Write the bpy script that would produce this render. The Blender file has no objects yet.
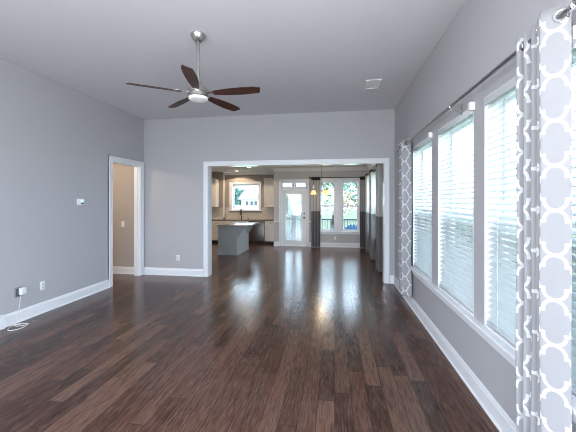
import bpy, bmesh, math, random
from mathutils import Vector, Matrix
random.seed(7)
SC = bpy.context.scene
COL = SC.collection
PI = math.pi

# ------------------------------------------------------------------ camera
FPX, YAW, HY, CAMH = 315.0, 8.43, 201.7, 1.53
cam = bpy.data.objects.new('camera', bpy.data.cameras.new('camera'))
COL.objects.link(cam)
cam.data.sensor_fit = 'HORIZONTAL'
cam.data.sensor_width = 36.0
cam.data.lens = FPX / 576.0 * 36.0
cam.data.shift_y = -(216.0 - HY) / 576.0
cam.data.clip_start = 0.05
cam.data.clip_end = 400
cam.location = (0, 0, CAMH)
cam.rotation_euler = (PI / 2, 0, math.radians(YAW))
SC.camera = cam

# ------------------------------------------------------------------ sky, exposure
SKY_STRENGTH = 9.0
SIDE_FILL_W = 70.0          # added fill lamps on the right wall behind the camera
BACK_FILL_W = 78.0          # added fill lamp at each back-wall window, to brighten the room
world = bpy.data.worlds.new('sky')
SC.world = world
world.use_nodes = True
wn = world.node_tree
wn.nodes['Background'].inputs[0].default_value = (0.62, 0.82, 1.0, 1)
wn.nodes['Background'].inputs[1].default_value = SKY_STRENGTH
SC.view_settings.view_transform = 'Standard'
SC.view_settings.look = 'None'
SC.view_settings.gamma = 1.0
SC.view_settings.use_curve_mapping = False
SC.view_settings.exposure = 0.24
try:
    SC.cycles.use_denoising = True
    SC.cycles.filter_width = 1.0
    SC.cycles.denoising_prefilter = 'ACCURATE'
    SC.cycles.max_bounces = 14
    SC.cycles.diffuse_bounces = 7
    SC.cycles.transparent_max_bounces = 24
    SC.cycles.sample_clamp_indirect = 12
except Exception:
    pass

def lamp(name, typ, loc, energy, color, size=0.1, size_y=None, direction=None, portal=False):
    l = bpy.data.lights.new(name, typ)
    l.energy = energy
    l.color = color
    if typ == 'AREA':
        l.shape = 'RECTANGLE' if size_y else 'DISK'
        l.size = size
        if size_y:
            l.size_y = size_y
        if portal:
            l.cycles.is_portal = True
    elif typ in ('POINT', 'SPOT'):
        l.shadow_soft_size = size
    o = bpy.data.objects.new(name, l)
    COL.objects.link(o)
    o.location = loc
    if direction:
        o.rotation_euler = Vector(direction).to_track_quat('-Z', 'Y').to_euler()
    return o

# ------------------------------------------------------------------ room numbers
XL, XR, YF, YB, HC = -3.98, 1.11, 6.12, -2.0, 3.26      # great room
YP = 6.30                                               # far side of the partition
XJ, YD, YK, HF, XK = -2.08, 10.70, 11.80, 2.68, -6.5    # dining and kitchen beyond
WT = 0.16
OPEN_L, OPEN_R, OPEN_T = -2.568, 0.935, 2.27
DOOR_A, DOOR_B, DOOR_T = 5.16, 5.99, 2.265
WIN_Z0, WIN_Z1 = 0.60, 2.31
R_WINS = [(3.84, 4.74), (2.73, 3.63), (1.62, 2.56)]
SIDE_WINS = [(-.35, .55), (-1.5, -.6)]                 # same wall, unseen behind the camera, added to carry fill lamps
RD_WINS = [(8.75, 9.75), (7.45, 8.45)]
B_WINS = [(-3.55, -2.25), (-2.05, -0.75), (-0.55, 0.75)]  # unseen back-wall windows, added to let in sky light
D_WINS = [(-0.50, 0.035), (0.235, 0.80)]
D_Z0, D_Z1 = 0.53, 2.22
BD_X0, BD_X1, BD_T = -1.815, -0.945, 2.21               # back door hole incl. transom
KW = (-3.95, -2.88, 1.20, 2.20)

def portal(name, cx, cy, cz, su, sz, d):
    lamp(name, 'AREA', (cx, cy, cz), 1.0, (1, 1, 1), su, sz, d, portal=True)
for a, b in R_WINS + RD_WINS + SIDE_WINS:
    portal('sky_portal', XR + WT + .03, (a + b) / 2, (WIN_Z0 + WIN_Z1) / 2, b - a, WIN_Z1 - WIN_Z0, (-1, 0, 0))
for a, b in SIDE_WINS:
    lamp('window_daylight', 'AREA', (XR - .02, (a + b) / 2, 1.44), SIDE_FILL_W, (.90, .95, 1.0), b - a, 1.6, (-1, .0, .45))  # area lamp added to lift the left wall and ceiling
for a, b in B_WINS:
    portal('sky_portal', (a + b) / 2, YB - WT - .03, 1.45, b - a, 2.3, (0, 1, 0))
    lamp('window_daylight', 'AREA', ((a + b) / 2, YB + .02, 1.5), BACK_FILL_W, (.93, .96, 1.0), b - a, 2.1, (1, .75, .5))  # area lamp added to brighten indoors without brightening outdoors
for a, b in D_WINS:
    portal('sky_portal', (a + b) / 2, YD + WT + .03, (D_Z0 + D_Z1) / 2, b - a, D_Z1 - D_Z0, (0, -1, 0))
portal('sky_portal', (BD_X0 + BD_X1) / 2, YD + WT + .03, BD_T / 2, BD_X1 - BD_X0, BD_T, (0, -1, 0))
portal('sky_portal', (KW[0] + KW[1]) / 2, YK + WT + .03, (KW[2] + KW[3]) / 2, KW[1] - KW[0], KW[3] - KW[2], (0, -1, 0))

# ------------------------------------------------------------------ material helpers
class NT:
    def __init__(self, name):
        self.m = bpy.data.materials.new(name)
        self.m.use_nodes = True
        self.t = self.m.node_tree
        self.b = self.t.nodes['Principled BSDF']
        self.out = self.t.nodes['Material Output']
    def n(self, typ, **kw):
        nd = self.t.nodes.new(typ)
        for k, v in kw.items():
            setattr(nd, k, v)
        return nd
    def l(self, a, b):
        self.t.links.new(a, b)
    def math(self, op, a, b=None, c=None):
        nd = self.n('ShaderNodeMath', operation=op)
        for i, v in enumerate((a, b, c)):
            if v is None:
                continue
            if isinstance(v, (int, float)):
                nd.inputs[i].default_value = v
            else:
                self.l(v, nd.inputs[i])
        return nd.outputs[0]
    def mix(self, fac, c1, c2):
        nd = self.n('ShaderNodeMixRGB')
        for i, v in enumerate((fac, c1, c2)):
            if isinstance(v, (int, float)):
                nd.inputs[i].default_value = v
            elif isinstance(v, tuple):
                nd.inputs[i].default_value = (*v[:3], 1)
            else:
                self.l(v, nd.inputs[i])
        return nd.outputs[0]
    def noise(self, scale, detail=3, vec=None, rough=.5):
        nd = self.n('ShaderNodeTexNoise')
        nd.inputs['Scale'].default_value = scale
        nd.inputs['Detail'].default_value = detail
        nd.inputs['Roughness'].default_value = rough
        if vec is not None:
            self.l(vec, nd.inputs['Vector'])
        return nd.outputs['Fac']
    def coords(self, kind='Object', scale=(1, 1, 1), rot=(0, 0, 0)):
        tc = self.n('ShaderNodeTexCoord')
        mp = self.n('ShaderNodeMapping')
        mp.inputs['Scale'].default_value = scale
        mp.inputs['Rotation'].default_value = rot
        self.l(tc.outputs[kind], mp.inputs['Vector'])
        return mp.outputs[0]
    def ramp(self, fac, stops):
        nd = self.n('ShaderNodeValToRGB')
        e = nd.color_ramp.elements
        while len(e) < len(stops):
            e.new(0.5)
        for el, (p, c) in zip(e, stops):
            el.position = p
            el.color = (*c[:3], 1)
        self.l(fac, nd.inputs[0])
        return nd.outputs[0]
    def bump(self, h, strength=.1, dist=.01):
        nd = self.n('ShaderNodeBump')
        nd.inputs['Strength'].default_value = strength
        nd.inputs['Distance'].default_value = dist
        self.l(h, nd.inputs['Height'])
        self.l(nd.outputs[0], self.b.inputs['Normal'])

def mat(name, col, rough=.5, metal=0.0, var=.04, vscale=6, bump=0.0, bscale=200, emit=None, estr=0, spec=.5, trans=0, coat=0):
    k = NT(name)
    if var:
        f = k.noise(vscale, 4, k.coords())
        c = k.mix(f, tuple(x * (1 - var) for x in col), tuple(min(1, x * (1 + var)) for x in col))
        k.l(c, k.b.inputs['Base Color'])
    else:
        k.b.inputs['Base Color'].default_value = (*col, 1)
    k.b.inputs['Roughness'].default_value = rough
    k.b.inputs['Metallic'].default_value = metal
    k.b.inputs['Specular IOR Level'].default_value = spec
    if coat:
        k.b.inputs['Coat Weight'].default_value = coat
    if bump:
        k.bump(k.noise(bscale, 2, k.coords()), bump, .002)
    if emit:
        k.b.inputs['Emission Color'].default_value = (*emit, 1)
        k.b.inputs['Emission Strength'].default_value = estr
    if trans:
        tr = k.n('ShaderNodeBsdfTranslucent')
        tr.inputs[0].default_value = (*col, 1)
        mx = k.n('ShaderNodeMixShader')
        mx.inputs[0].default_value = trans
        k.l(k.b.outputs[0], mx.inputs[1])
        k.l(tr.outputs[0], mx.inputs[2])
        k.l(mx.outputs[0], k.out.inputs[0])
    return k.m

def glass_mat(name, tint=(1, 1, 1), refl=1.0):
    k = NT(name)
    tr = k.n('ShaderNodeBsdfTransparent'); tr.inputs[0].default_value = (*tint, 1)
    gl = k.n('ShaderNodeBsdfGlossy'); gl.inputs['Roughness'].default_value = .02
    fr = k.n('ShaderNodeFresnel')      # same reflectance from either side of the thin pane
    geo = k.n('ShaderNodeNewGeometry')
    k.l(k.math('MULTIPLY_ADD', geo.outputs['Backfacing'], 1 / 1.45 - 1.45, 1.45), fr.inputs[0])
    mx = k.n('ShaderNodeMixShader')
    k.l(k.math('MULTIPLY', fr.outputs[0], refl), mx.inputs[0])
    k.l(tr.outputs[0], mx.inputs[1]); k.l(gl.outputs[0], mx.inputs[2])
    k.l(mx.outputs[0], k.out.inputs[0])
    return k.m

def screen_mat(name, col, cover):
    k = NT(name)
    tr = k.n('ShaderNodeBsdfTransparent')
    df = k.n('ShaderNodeBsdfDiffuse'); df.inputs[0].default_value = (*col, 1)
    mx = k.n('ShaderNodeMixShader'); mx.inputs[0].default_value = cover
    k.l(tr.outputs[0], mx.inputs[1]); k.l(df.outputs[0], mx.inputs[2])
    k.l(mx.outputs[0], k.out.inputs[0])
    return k.m

def floor_mat():
    k = NT('dark hand scraped hardwood')
    tc = k.n('ShaderNodeTexCoord')
    sep = k.n('ShaderNodeSeparateXYZ'); k.l(tc.outputs['Object'], sep.inputs[0])
    W, L = .128, 1.05
    row = k.math('FLOOR', k.math('DIVIDE', sep.outputs[0], W))
    wn1 = k.n('ShaderNodeTexWhiteNoise', noise_dimensions='1D'); k.l(row, wn1.inputs['W'])
    # a plank's length differs from row to row
    ylen = k.math('MULTIPLY_ADD', wn1.outputs['Value'], .5, L - .3)
    yy = k.math('ADD', k.math('DIVIDE', sep.outputs[1], ylen), k.math('MULTIPLY', wn1.outputs['Value'], 37.0))
    plank = k.math('FLOOR', yy)
    cv = k.n('ShaderNodeCombineXYZ'); k.l(row, cv.inputs[0]); k.l(plank, cv.inputs[1])
    wn2 = k.n('ShaderNodeTexWhiteNoise', noise_dimensions='2D'); k.l(cv.outputs[0], wn2.inputs['Vector'])
    rnd = wn2.outputs['Value']
    # grain stretched along the plank, shifted per plank
    off = k.n('ShaderNodeVectorMath', operation='MULTIPLY_ADD')
    k.l(wn2.outputs['Color'], off.inputs[0]); off.inputs[1].default_value = (9, 9, 9); k.l(tc.outputs['Object'], off.inputs[2])
    mp = k.n('ShaderNodeMapping'); mp.inputs['Scale'].default_value = (34, 2.6, 1); k.l(off.outputs[0], mp.inputs[0])
    g1 = k.noise(1.6, 6, mp.outputs[0], .65)
    mp2 = k.n('ShaderNodeMapping'); mp2.inputs['Scale'].default_value = (9, 2.2, 1); k.l(off.outputs[0], mp2.inputs[0])
    g2 = k.noise(2.0, 5, mp2.outputs[0], .65)
    def amount(v, lo, hi):
        nd = k.n('ShaderNodeMapRange'); k.l(v, nd.inputs[0])
        nd.inputs[1].default_value = lo; nd.inputs[2].default_value = hi
        return nd.outputs[0]
    base = k.ramp(rnd, [(0, (.054, .022, .015)), (.3, (.085, .037, .025)), (.7, (.122, .058, .040)), (1, (.172, .089, .062))])
    c = k.mix(k.math('MULTIPLY', amount(g2, .45, .75), .55), base, (.165, .100, .078))
    c = k.mix(k.math('MULTIPLY', amount(g1, .47, .72), .80), c, (.022, .012, .009))
    mp5 = k.n('ShaderNodeMapping'); mp5.inputs['Scale'].default_value = (150, 9, 1); k.l(off.outputs[0], mp5.inputs[0])
    g5 = k.noise(1.0, 3, mp5.outputs[0], .6)
    c = k.mix(k.math('MULTIPLY', amount(g5, .50, .66), .40), c, (.020, .011, .008))
    c = k.mix(k.math('MULTIPLY', amount(g5, .50, .34), .30), c, (.22, .145, .115))
    # sparse knots
    vo = k.n('ShaderNodeTexVoronoi'); vo.inputs['Scale'].default_value = 1.0
    mp3 = k.n('ShaderNodeMapping'); mp3.inputs['Scale'].default_value = (2.2, 1.0, 1); k.l(off.outputs[0], mp3.inputs[0])
    k.l(mp3.outputs[0], vo.inputs['Vector'])
    vs = k.n('ShaderNodeSeparateXYZ'); k.l(vo.outputs['Color'], vs.inputs[0])
    dist = k.math('ADD', vo.outputs['Distance'], k.math('MULTIPLY', k.math('SUBTRACT', g1, .5), .10))
    kn = k.math('MULTIPLY', k.math('SUBTRACT', 1, amount(dist, .03, .12)), k.math('GREATER_THAN', vs.outputs[0], .72))
    c = k.mix(k.math('MULTIPLY', kn, .85), c, (.010, .007, .006))
    # seams
    fx = k.math('FRACT', k.math('DIVIDE', sep.outputs[0], W))
    fy = k.math('FRACT', yy)
    ex = k.math('MINIMUM', fx, k.math('SUBTRACT', 1, fx))
    ey = k.math('MINIMUM', fy, k.math('SUBTRACT', 1, fy))
    seam = k.math('MAXIMUM', k.math('LESS_THAN', ex, .018), k.math('LESS_THAN', ey, .0022))
    c = k.mix(k.math('MULTIPLY', seam, .75), c, (.012, .008, .007))
    k.l(c, k.b.inputs['Base Color'])
    r = k.math('MULTIPLY_ADD', g2, .13, .115)
    k.l(r, k.b.inputs['Roughness'])
    k.b.inputs['Specular IOR Level'].default_value = .28
    mp4 = k.n('ShaderNodeMapping'); mp4.inputs['Scale'].default_value = (13, 9, 1); k.l(off.outputs[0], mp4.inputs[0])
    g3 = k.noise(1.6, 5, mp4.outputs[0], .6)
    h = k.math('SUBTRACT', k.math('ADD', k.math('MULTIPLY', g3, 1.0), k.math('MULTIPLY', g1, .25)), k.math('MULTIPLY', seam, 1.2))
    k.bump(h, .30, .005)
    return k.m

def trellis_mat():
    """pale grey cloth with a white trellis of interlocking quatrefoils, drawn from the cloth's own UV (metres)"""
    k = NT('grey cloth with white trellis')
    uv = k.n('ShaderNodeTexCoord')
    sep = k.n('ShaderNodeSeparateXYZ'); k.l(uv.outputs['UV'], sep.inputs[0])
    TW, TH = .20, .207
    def fold(o, size, shift=0):
        t = k.math('ADD', k.math('DIVIDE', o, size), .5 + shift)
        return k.math('ABSOLUTE', k.math('SUBTRACT', k.math('FRACT', t), .5))
    x, y = fold(sep.outputs[0], TW), fold(sep.outputs[1], TH, .3)
    flip = k.math('GREATER_THAN', x, .25)
    def refl(v):   # v -> .5 - v where flipped
        return k.math('ABSOLUTE', k.math('SUBTRACT', k.math('MULTIPLY', flip, .5), v))
    x, y = refl(x), refl(y)
    w = .037
    dx, dy = x, k.math('SUBTRACT', y, .29)
    d = k.math('SQRT', k.math('ADD', k.math('MULTIPLY', dx, dx), k.math('MULTIPLY', dy, dy)))
    arc = k.math('MULTIPLY', k.math('LESS_THAN', k.math('ABSOLUTE', k.math('SUBTRACT', d, .205)), w), k.math('GREATER_THAN', y, .28))
    ver = k.math('MULTIPLY', k.math('LESS_THAN', k.math('ABSOLUTE', k.math('SUBTRACT', x, .205)), w),
                 k.math('LESS_THAN', k.math('ABSOLUTE', k.math('SUBTRACT', y, .262)), .045))
    hor = k.math('MULTIPLY', k.math('LESS_THAN', k.math('ABSOLUTE', k.math('SUBTRACT', y, .25)), w * .9),
                 k.math('GREATER_THAN', x, .17))
    m = k.math('MAXIMUM', arc, k.math('MAXIMUM', ver, hor))
    weave = k.noise(420, 2, k.coords('UV'))
    grey = k.mix(weave, (.36, .352, .37), (.42, .412, .43))
    c = k.mix(m, grey, (.74, .74, .75))
    k.l(c, k.b.inputs['Base Color'])
    k.b.inputs['Roughness'].default_value = .8
    k.b.inputs['Specular IOR Level'].default_value = .2
    tr = k.n('ShaderNodeBsdfTranslucent'); k.l(c, tr.inputs[0])
    mx = k.n('ShaderNodeMixShader'); mx.inputs[0].default_value = .15
    k.l(k.b.outputs[0], mx.inputs[1]); k.l(tr.outputs[0], mx.inputs[2]); k.l(mx.outputs[0], k.out.inputs[0])
    return k.m

def tile_mat():
    k = NT('cream wall tile')
    v = k.coords('Object', (1, 1, 1), (PI / 2, 0, 0))
    br = k.n('ShaderNodeTexBrick')
    br.inputs['Scale'].default_value = 1
    br.inputs['Brick Width'].default_value = .15; br.inputs['Row Height'].default_value = .075
    br.inputs['Mortar Size'].default_value = .003
    br.inputs['Color1'].default_value = (.56, .50, .43, 1); br.inputs['Color2'].default_value = (.62, .56, .49, 1)
    br.inputs['Mortar'].default_value = (.72, .69, .64, 1)
    k.l(v, br.inputs['Vector']); k.l(br.outputs['Color'], k.b.inputs['Base Color'])
    k.b.inputs['Roughness'].default_value = .2
    return k.m

def blade_mat():
    k = NT('walnut fan blade')
    v = k.coords('Object', (3, 40, 3))
    g = k.noise(2, 5, v)
    k.l(k.ramp(g, [(.3, (.030, .012, .010)), (.7, (.085, .032, .023))]), k.b.inputs['Base Color'])
    k.b.inputs['Roughness'].default_value = .5
    k.b.inputs['Specular IOR Level'].default_value = .3
    return k.m

def granite_mat(name, dark, light):
    k = NT(name)
    f = k.noise(60, 6, k.coords(), .7)
    k.l(k.ramp(f, [(.35, dark), (.65, light)]), k.b.inputs['Base Color'])
    k.b.inputs['Roughness'].default_value = .2
    return k.m

M = {}
M['wall'] = mat('grey wall paint', (.455, .445, .465), .75, var=.015, vscale=1.2, bump=.06, bscale=260, spec=.3)
M['kwall'] = mat('taupe kitchen paint', (.37, .325, .29), .75, var=.02, vscale=1.2, spec=.3)
M['dwall'] = mat('grey dining paint', (.54, .515, .51), .75, var=.02, vscale=1.2, spec=.3)
M['hwall'] = mat('beige hall paint', (.45, .405, .37), .75, var=.02, spec=.3)
M['ceil'] = mat('flat ceiling paint', (.675, .66, .70), .85, var=.012, vscale=1, bump=.05, bscale=180, spec=.2)
M['kceil'] = mat('warm ceiling paint', (.70, .69, .67), .85, var=.012, spec=.2)
M['trim'] = mat('white satin trim', (.80, .80, .825), .42, var=.01, spec=.35)
M['gloss'] = mat('white semi gloss trim', (.82, .82, .845), .09, var=.01)
M['floor'] = floor_mat()
M['glass'] = glass_mat('window glass')
M['screen'] = screen_mat('insect screen', (.10, .16, .17), .38)
M['slat'] = mat('white blind slat', (.76, .79, .80), .35, var=.01, trans=.16)
M['mini'] = mat('grey white mini blind', (.42, .45, .50), .5, var=.01)
M['white_plastic'] = mat('white plastic', (.80, .80, .80), .35, var=.01)
M['cord'] = mat('white cord', (.75, .75, .74), .6, var=0)
M['nickel'] = mat('brushed nickel', (.52, .50, .48), .30, 1.0, var=.08, vscale=30)
M['rod'] = mat('dark pewter rod', (.30, .30, .31), .28, 1.0, var=.05)
M['chrome'] = mat('polished chrome', (.75, .75, .76), .08, 1.0, var=0)
M['dark'] = mat('black slot', (.02, .02, .02), .5, var=0)
M['blade'] = blade_mat()
M['blade_edge'] = mat('dark blade edge', (.02, .012, .01), .4, var=.05)
M['globe'] = mat('frosted globe', (.85, .85, .86), .35, var=0, emit=(1, .97, .93), estr=.05)
M['trellis'] = trellis_mat()
M['cab'] = mat('cream painted cabinet', (.74, .685, .62), .35, var=.02)
M['island'] = mat('grey painted island', (.35, .362, .365), .4, var=.04)
M['counter'] = granite_mat('brown granite', (.10, .075, .06), (.27, .22, .18))
M['icounter'] = granite_mat('speckled grey granite', (.16, .15, .14), (.36, .34, .32))
M['tile'] = tile_mat()
M['steel'] = mat('stainless steel', (.20, .185, .175), .42, 1.0, var=.06)
M['bronze'] = mat('oil rubbed bronze', (.055, .042, .036), .35, .8, var=.1)
M['toe'] = mat('black toe kick', (.025, .02, .018), .7, var=.05)
M['shade'] = mat('amber alabaster glass', (.85, .66, .36), .4, var=.06, vscale=14, emit=(1, .68, .30), estr=.9, trans=.3)
M['canlight'] = mat('glowing lamp lens', (1, .9, .75), .5, var=0, emit=(1, .80, .52), estr=9)
M['band_dark'] = mat('black curtain band', (.028, .027, .030), .5, var=.1)
M['band_light'] = mat('pale silver curtain cloth', (.62, .59, .56), .45, var=.05, vscale=20, trans=.22)
M['band_grey'] = mat('charcoal curtain cloth', (.16, .15, .15), .55, var=.08, vscale=20, trans=.05)
M['blue'] = mat('blue painted patio chair', (.05, .26, .62), .5, var=.06)
M['deck'] = mat('weathered deck boards', (.22, .22, .22), .8, var=.12, vscale=9)
M['lawn'] = mat('pale lawn', (.26, .29, .19), .95, var=.25, vscale=3, spec=.1)
M['leaf'] = mat('soft green leaves', (.27, .35, .25), .8, var=.35, vscale=2, trans=.25, spec=.15)
M['leaf2'] = mat('dull teal leaves', (.09, .16, .13), .8, var=.35, vscale=2, trans=.2, spec=.15)
M['leaf3'] = mat('yellowing leaves', (.22, .17, .06), .8, var=.3, vscale=2, trans=.25, spec=.15)
M['bark'] = mat('grey brown bark', (.05, .042, .036), .9, var=.25, vscale=9)
M['iron'] = mat('dark iron railing', (.045, .06, .09), .5, var=.05)
M['siding'] = mat('white house siding', (.55, .55, .55), .8, var=.04)
M['roof'] = mat('grey shingle roof', (.13, .12, .16), .9, var=.12, vscale=12)
M['dglass'] = mat('dark house window', (.03, .04, .05), .2, var=0)
M['lcd'] = mat('thermostat screen', (.35, .55, .55), .3, var=0, emit=(.7, .95, 1), estr=.7)
M['dark_grey'] = mat('dark grey plastic', (.09, .09, .095), .4, var=0)
M['khaki'] = mat('grey beige metal plate', (.30, .30, .28), .5, var=.05)

# ------------------------------------------------------------------ mesh helpers
class MB:
    def __init__(self):
        self.bm = bmesh.new()
        self.uv = None
    def _add(self, tmp, mtx=None, mi=0):
        if mtx is not None:
            tmp.transform(mtx)
        for f in tmp.faces:
            f.material_index = mi
        me = bpy.data.meshes.new('tmp')
        tmp.to_mesh(me); tmp.free()
        self.bm.from_mesh(me)
        bpy.data.meshes.remove(me)
        return self
    def box(self, x0, x1, y0, y1, z0, z1, bev=0, seg=1, mtx=None, mi=0):
        t = bmesh.new()
        bmesh.ops.create_cube(t, size=1)
        for v in t.verts:
            v.co = Vector(((x0 + x1) / 2 + v.co.x * (x1 - x0), (y0 + y1) / 2 + v.co.y * (y1 - y0), (z0 + z1) / 2 + v.co.z * (z1 - z0)))
        if bev:
            bmesh.ops.bevel(t, geom=list(t.edges), offset=bev, segments=seg, affect='EDGES', profile=.5)
        return self._add(t, mtx, mi)
    def lathe(self, prof, n=24, loc=(0, 0, 0), mtx=None, mi=0):
        """prof: list of (r, z)"""
        t = bmesh.new()
        rings = []
        for r, z in prof:
            if r < 1e-6:
                rings.append([t.verts.new((0, 0, z))])
            else:
                rings.append([t.verts.new((r * math.cos(2 * PI * i / n), r * math.sin(2 * PI * i / n), z)) for i in range(n)])
        for a, b in zip(rings, rings[1:]):
            for i in range(n):
                j = (i + 1) % n
                if len(a) == 1 and len(b) == 1:
                    continue
                if len(a) == 1:
                    t.faces.new((a[0], b[j], b[i]))
                elif len(b) == 1:
                    t.faces.new((a[i], a[j], b[0]))
                else:
                    t.faces.new((a[i], a[j], b[j], b[i]))
        bmesh.ops.recalc_face_normals(t, faces=list(t.faces))
        m = Matrix.Translation(loc)
        if mtx is not None:
            m = m @ mtx
        return self._add(t, m, mi)
    def tube(self, pts, r, n=8, mi=0, caps=True, closed=False):
        pts = [Vector(p) for p in pts]
        rs = r if isinstance(r, (list, tuple)) else [r] * len(pts)
        t = bmesh.new()
        rings = []
        ref = None
        for i, p in enumerate(pts):
            if closed:
                d = pts[(i + 1) % len(pts)] - pts[i - 1]
            else:
                d = pts[min(i + 1, len(pts) - 1)] - pts[max(i - 1, 0)]
            d.normalize()
            if ref is None:
                ref = Vector((0, 0, 1)) if abs(d.z) < .9 else Vector((1, 0, 0))
            u = d.cross(ref)
            if u.length < 1e-5:
                u = d.orthogonal()
            u.normalize()
            w = u.cross(d).normalized()
            ref = w
            rings.append([t.verts.new(p + rs[i] * (math.cos(2 * PI * k / n) * u + math.sin(2 * PI * k / n) * w)) for k in range(n)])
        pairs = list(zip(rings, rings[1:]))
        if closed:
            pairs.append((rings[-1], rings[0]))
        for a, b in pairs:
            for k in range(n):
                j = (k + 1) % n
                t.faces.new((a[k], a[j], b[j], b[k]))
        if caps and not closed:
            t.faces.new(rings[0][::-1]); t.faces.new(rings[-1])
        bmesh.ops.recalc_face_normals(t, faces=list(t.faces))
        return self._add(t, None, mi)
    def prism(self, poly, axis, a0, a1, bev=0, mtx=None, mi=0):
        """poly: 2-D points; axis 'x': (y,z), 'y': (x,z), 'z': (x,y)"""
        t = bmesh.new()
        def P(p, a):
            return {'x': (a, p[0], p[1]), 'y': (p[0], a, p[1]), 'z': (p[0], p[1], a)}[axis]
        A = [t.verts.new(P(p, a0)) for p in poly]
        B = [t.verts.new(P(p, a1)) for p in poly]
        t.faces.new(A); t.faces.new(B[::-1])
        for i in range(len(poly)):
            j = (i + 1) % len(poly)
            t.faces.new((A[i], B[i], B[j], A[j]))
        bmesh.ops.recalc_face_normals(t, faces=list(t.faces))
        if bev:
            bmesh.ops.bevel(t, geom=list(t.edges), offset=bev, segments=1, affect='EDGES')
        return self._add(t, mtx, mi)
    def run(self, p0, p1, nrm, prof):
        """profile [(distance from wall, z)] swept along a wall from p0 to p1 with inward normal nrm"""
        t = bmesh.new()
        p0, p1, nrm = Vector((*p0, 0)), Vector((*p1, 0)), Vector((*nrm, 0))
        A = [t.verts.new(p0 + nrm * d + Vector((0, 0, z))) for d, z in prof]
        B = [t.verts.new(p1 + nrm * d + Vector((0, 0, z))) for d, z in prof]
        t.faces.new(A); t.faces.new(B[::-1])
        for i in range(len(prof)):
            j = (i + 1) % len(prof)
            t.faces.new((A[i], B[i], B[j], A[j]))
        bmesh.ops.recalc_face_normals(t, faces=list(t.faces))
        return self._add(t)
    def wall(self, axis, t0, t1, u0, u1, z0, z1, holes=()):
        """slab with rectangular holes; axis 'y': slab between y=t0..t1 running along x; 'x': the other way"""
        us = sorted({u0, u1, *[h[0] for h in holes], *[h[1] for h in holes]})
        zs = sorted({z0, z1, *[h[2] for h in holes], *[h[3] for h in holes]})
        us = [u for u in us if u0 <= u <= u1]; zs = [z for z in zs if z0 <= z <= z1]
        for a, b in zip(us, us[1:]):
            start = None
            cells = []
            for c, d in zip(zs, zs[1:]):
                um, zm = (a + b) / 2, (c + d) / 2
                solid = not any(h[0] < um < h[1] and h[2] < zm < h[3] for h in holes)
                if solid:
                    if cells and cells[-1][1] == c:
                        cells[-1][1] = d
                    else:
                        cells.append([c, d])
            for c, d in cells:
                if axis == 'y':
                    self.box(a, b, t0, t1, c, d)
                else:
                    self.box(t0, t1, a, b, c, d)
        return self

ORIGIN = {}
def world_of(o):
    v = Vector((0, 0, 0))
    while o:
        v += Vector(o.location); o = o.parent
    return v

def build(name, mb, material, parent=None, smooth=35, local=False, origin=None):
    """ONE mesh object. Geometry is given in world coordinates unless local=True."""
    me = bpy.data.meshes.new(name)
    bm = mb.bm
    if not local:
        if parent is not None:
            off = world_of(parent)
        elif origin is not None:
            off = Vector(origin)
        else:
            xs = [v.co for v in bm.verts]
            off = Vector(((min(c.x for c in xs) + max(c.x for c in xs)) / 2, (min(c.y for c in xs) + max(c.y for c in xs)) / 2, min(c.z for c in xs)))
        for v in bm.verts:
            v.co -= off
    bm.to_mesh(me); bm.free()
    for m in (material if isinstance(material, (list, tuple)) else [material]):
        me.materials.append(m)
    if smooth:
        for p in me.polygons:
            p.use_smooth = True
        me.set_sharp_from_angle(angle=math.radians(smooth))
    o = bpy.data.objects.new(name, me)
    COL.objects.link(o)
    if parent is not None:
        o.parent = parent
    elif not local:
        o.location = off
    return o

def tag(o, label=None, cat=None, group=None, kind=None):
    if label: o['label'] = label
    if cat: o['category'] = cat
    if group: o['group'] = group
    if kind: o['kind'] = kind
    return o

def thing(name, loc, label, cat, group=None, rz=0):
    o = bpy.data.objects.new(name, None)
    o.empty_display_size = .1
    COL.objects.link(o)
    o.location = loc
    o.rotation_euler = (0, 0, rz)
    return tag(o, label, cat, group)

def struct(name, mb, material, parent=None, label=None, smooth=35, origin=None):
    o = build(name, mb, material, parent, smooth, origin=origin)
    if parent is None:
        o['kind'] = 'structure'
    if label: o['label'] = label
    return o

def dup(o, parent=None, loc=None, rz=None, label=None):
    c = o.copy(); COL.objects.link(c)
    if parent is not None:
        c.parent = parent
    if loc is not None: c.location = loc
    if rz is not None: c.rotation_euler = (0, 0, rz)
    if label: c['label'] = label
    for ch in list(o.children):
        dup(ch, c)
    return c

# ================================================================== STRUCTURE
struct('floor', MB().box(XK, XR + WT, YB - WT, YK + WT, -.12, 0), M['floor'], origin=(0, 0, 0))
struct('ceiling', MB().box(XL - .12, XR + WT, YB - WT, YP, HC, HC + .1), M['ceil'], origin=(0, 0, 0))
struct('ceiling_kitchen', MB().box(XK - .1, XR + WT, YP, YK + WT, HF, HF + .1), M['kceil'], origin=(0, 0, 0))
struct('ceiling_hall', MB().box(XK, XL - .12, 3.6, YF, HF, HF + .1), M['kceil'], origin=(0, 0, 0))

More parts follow.
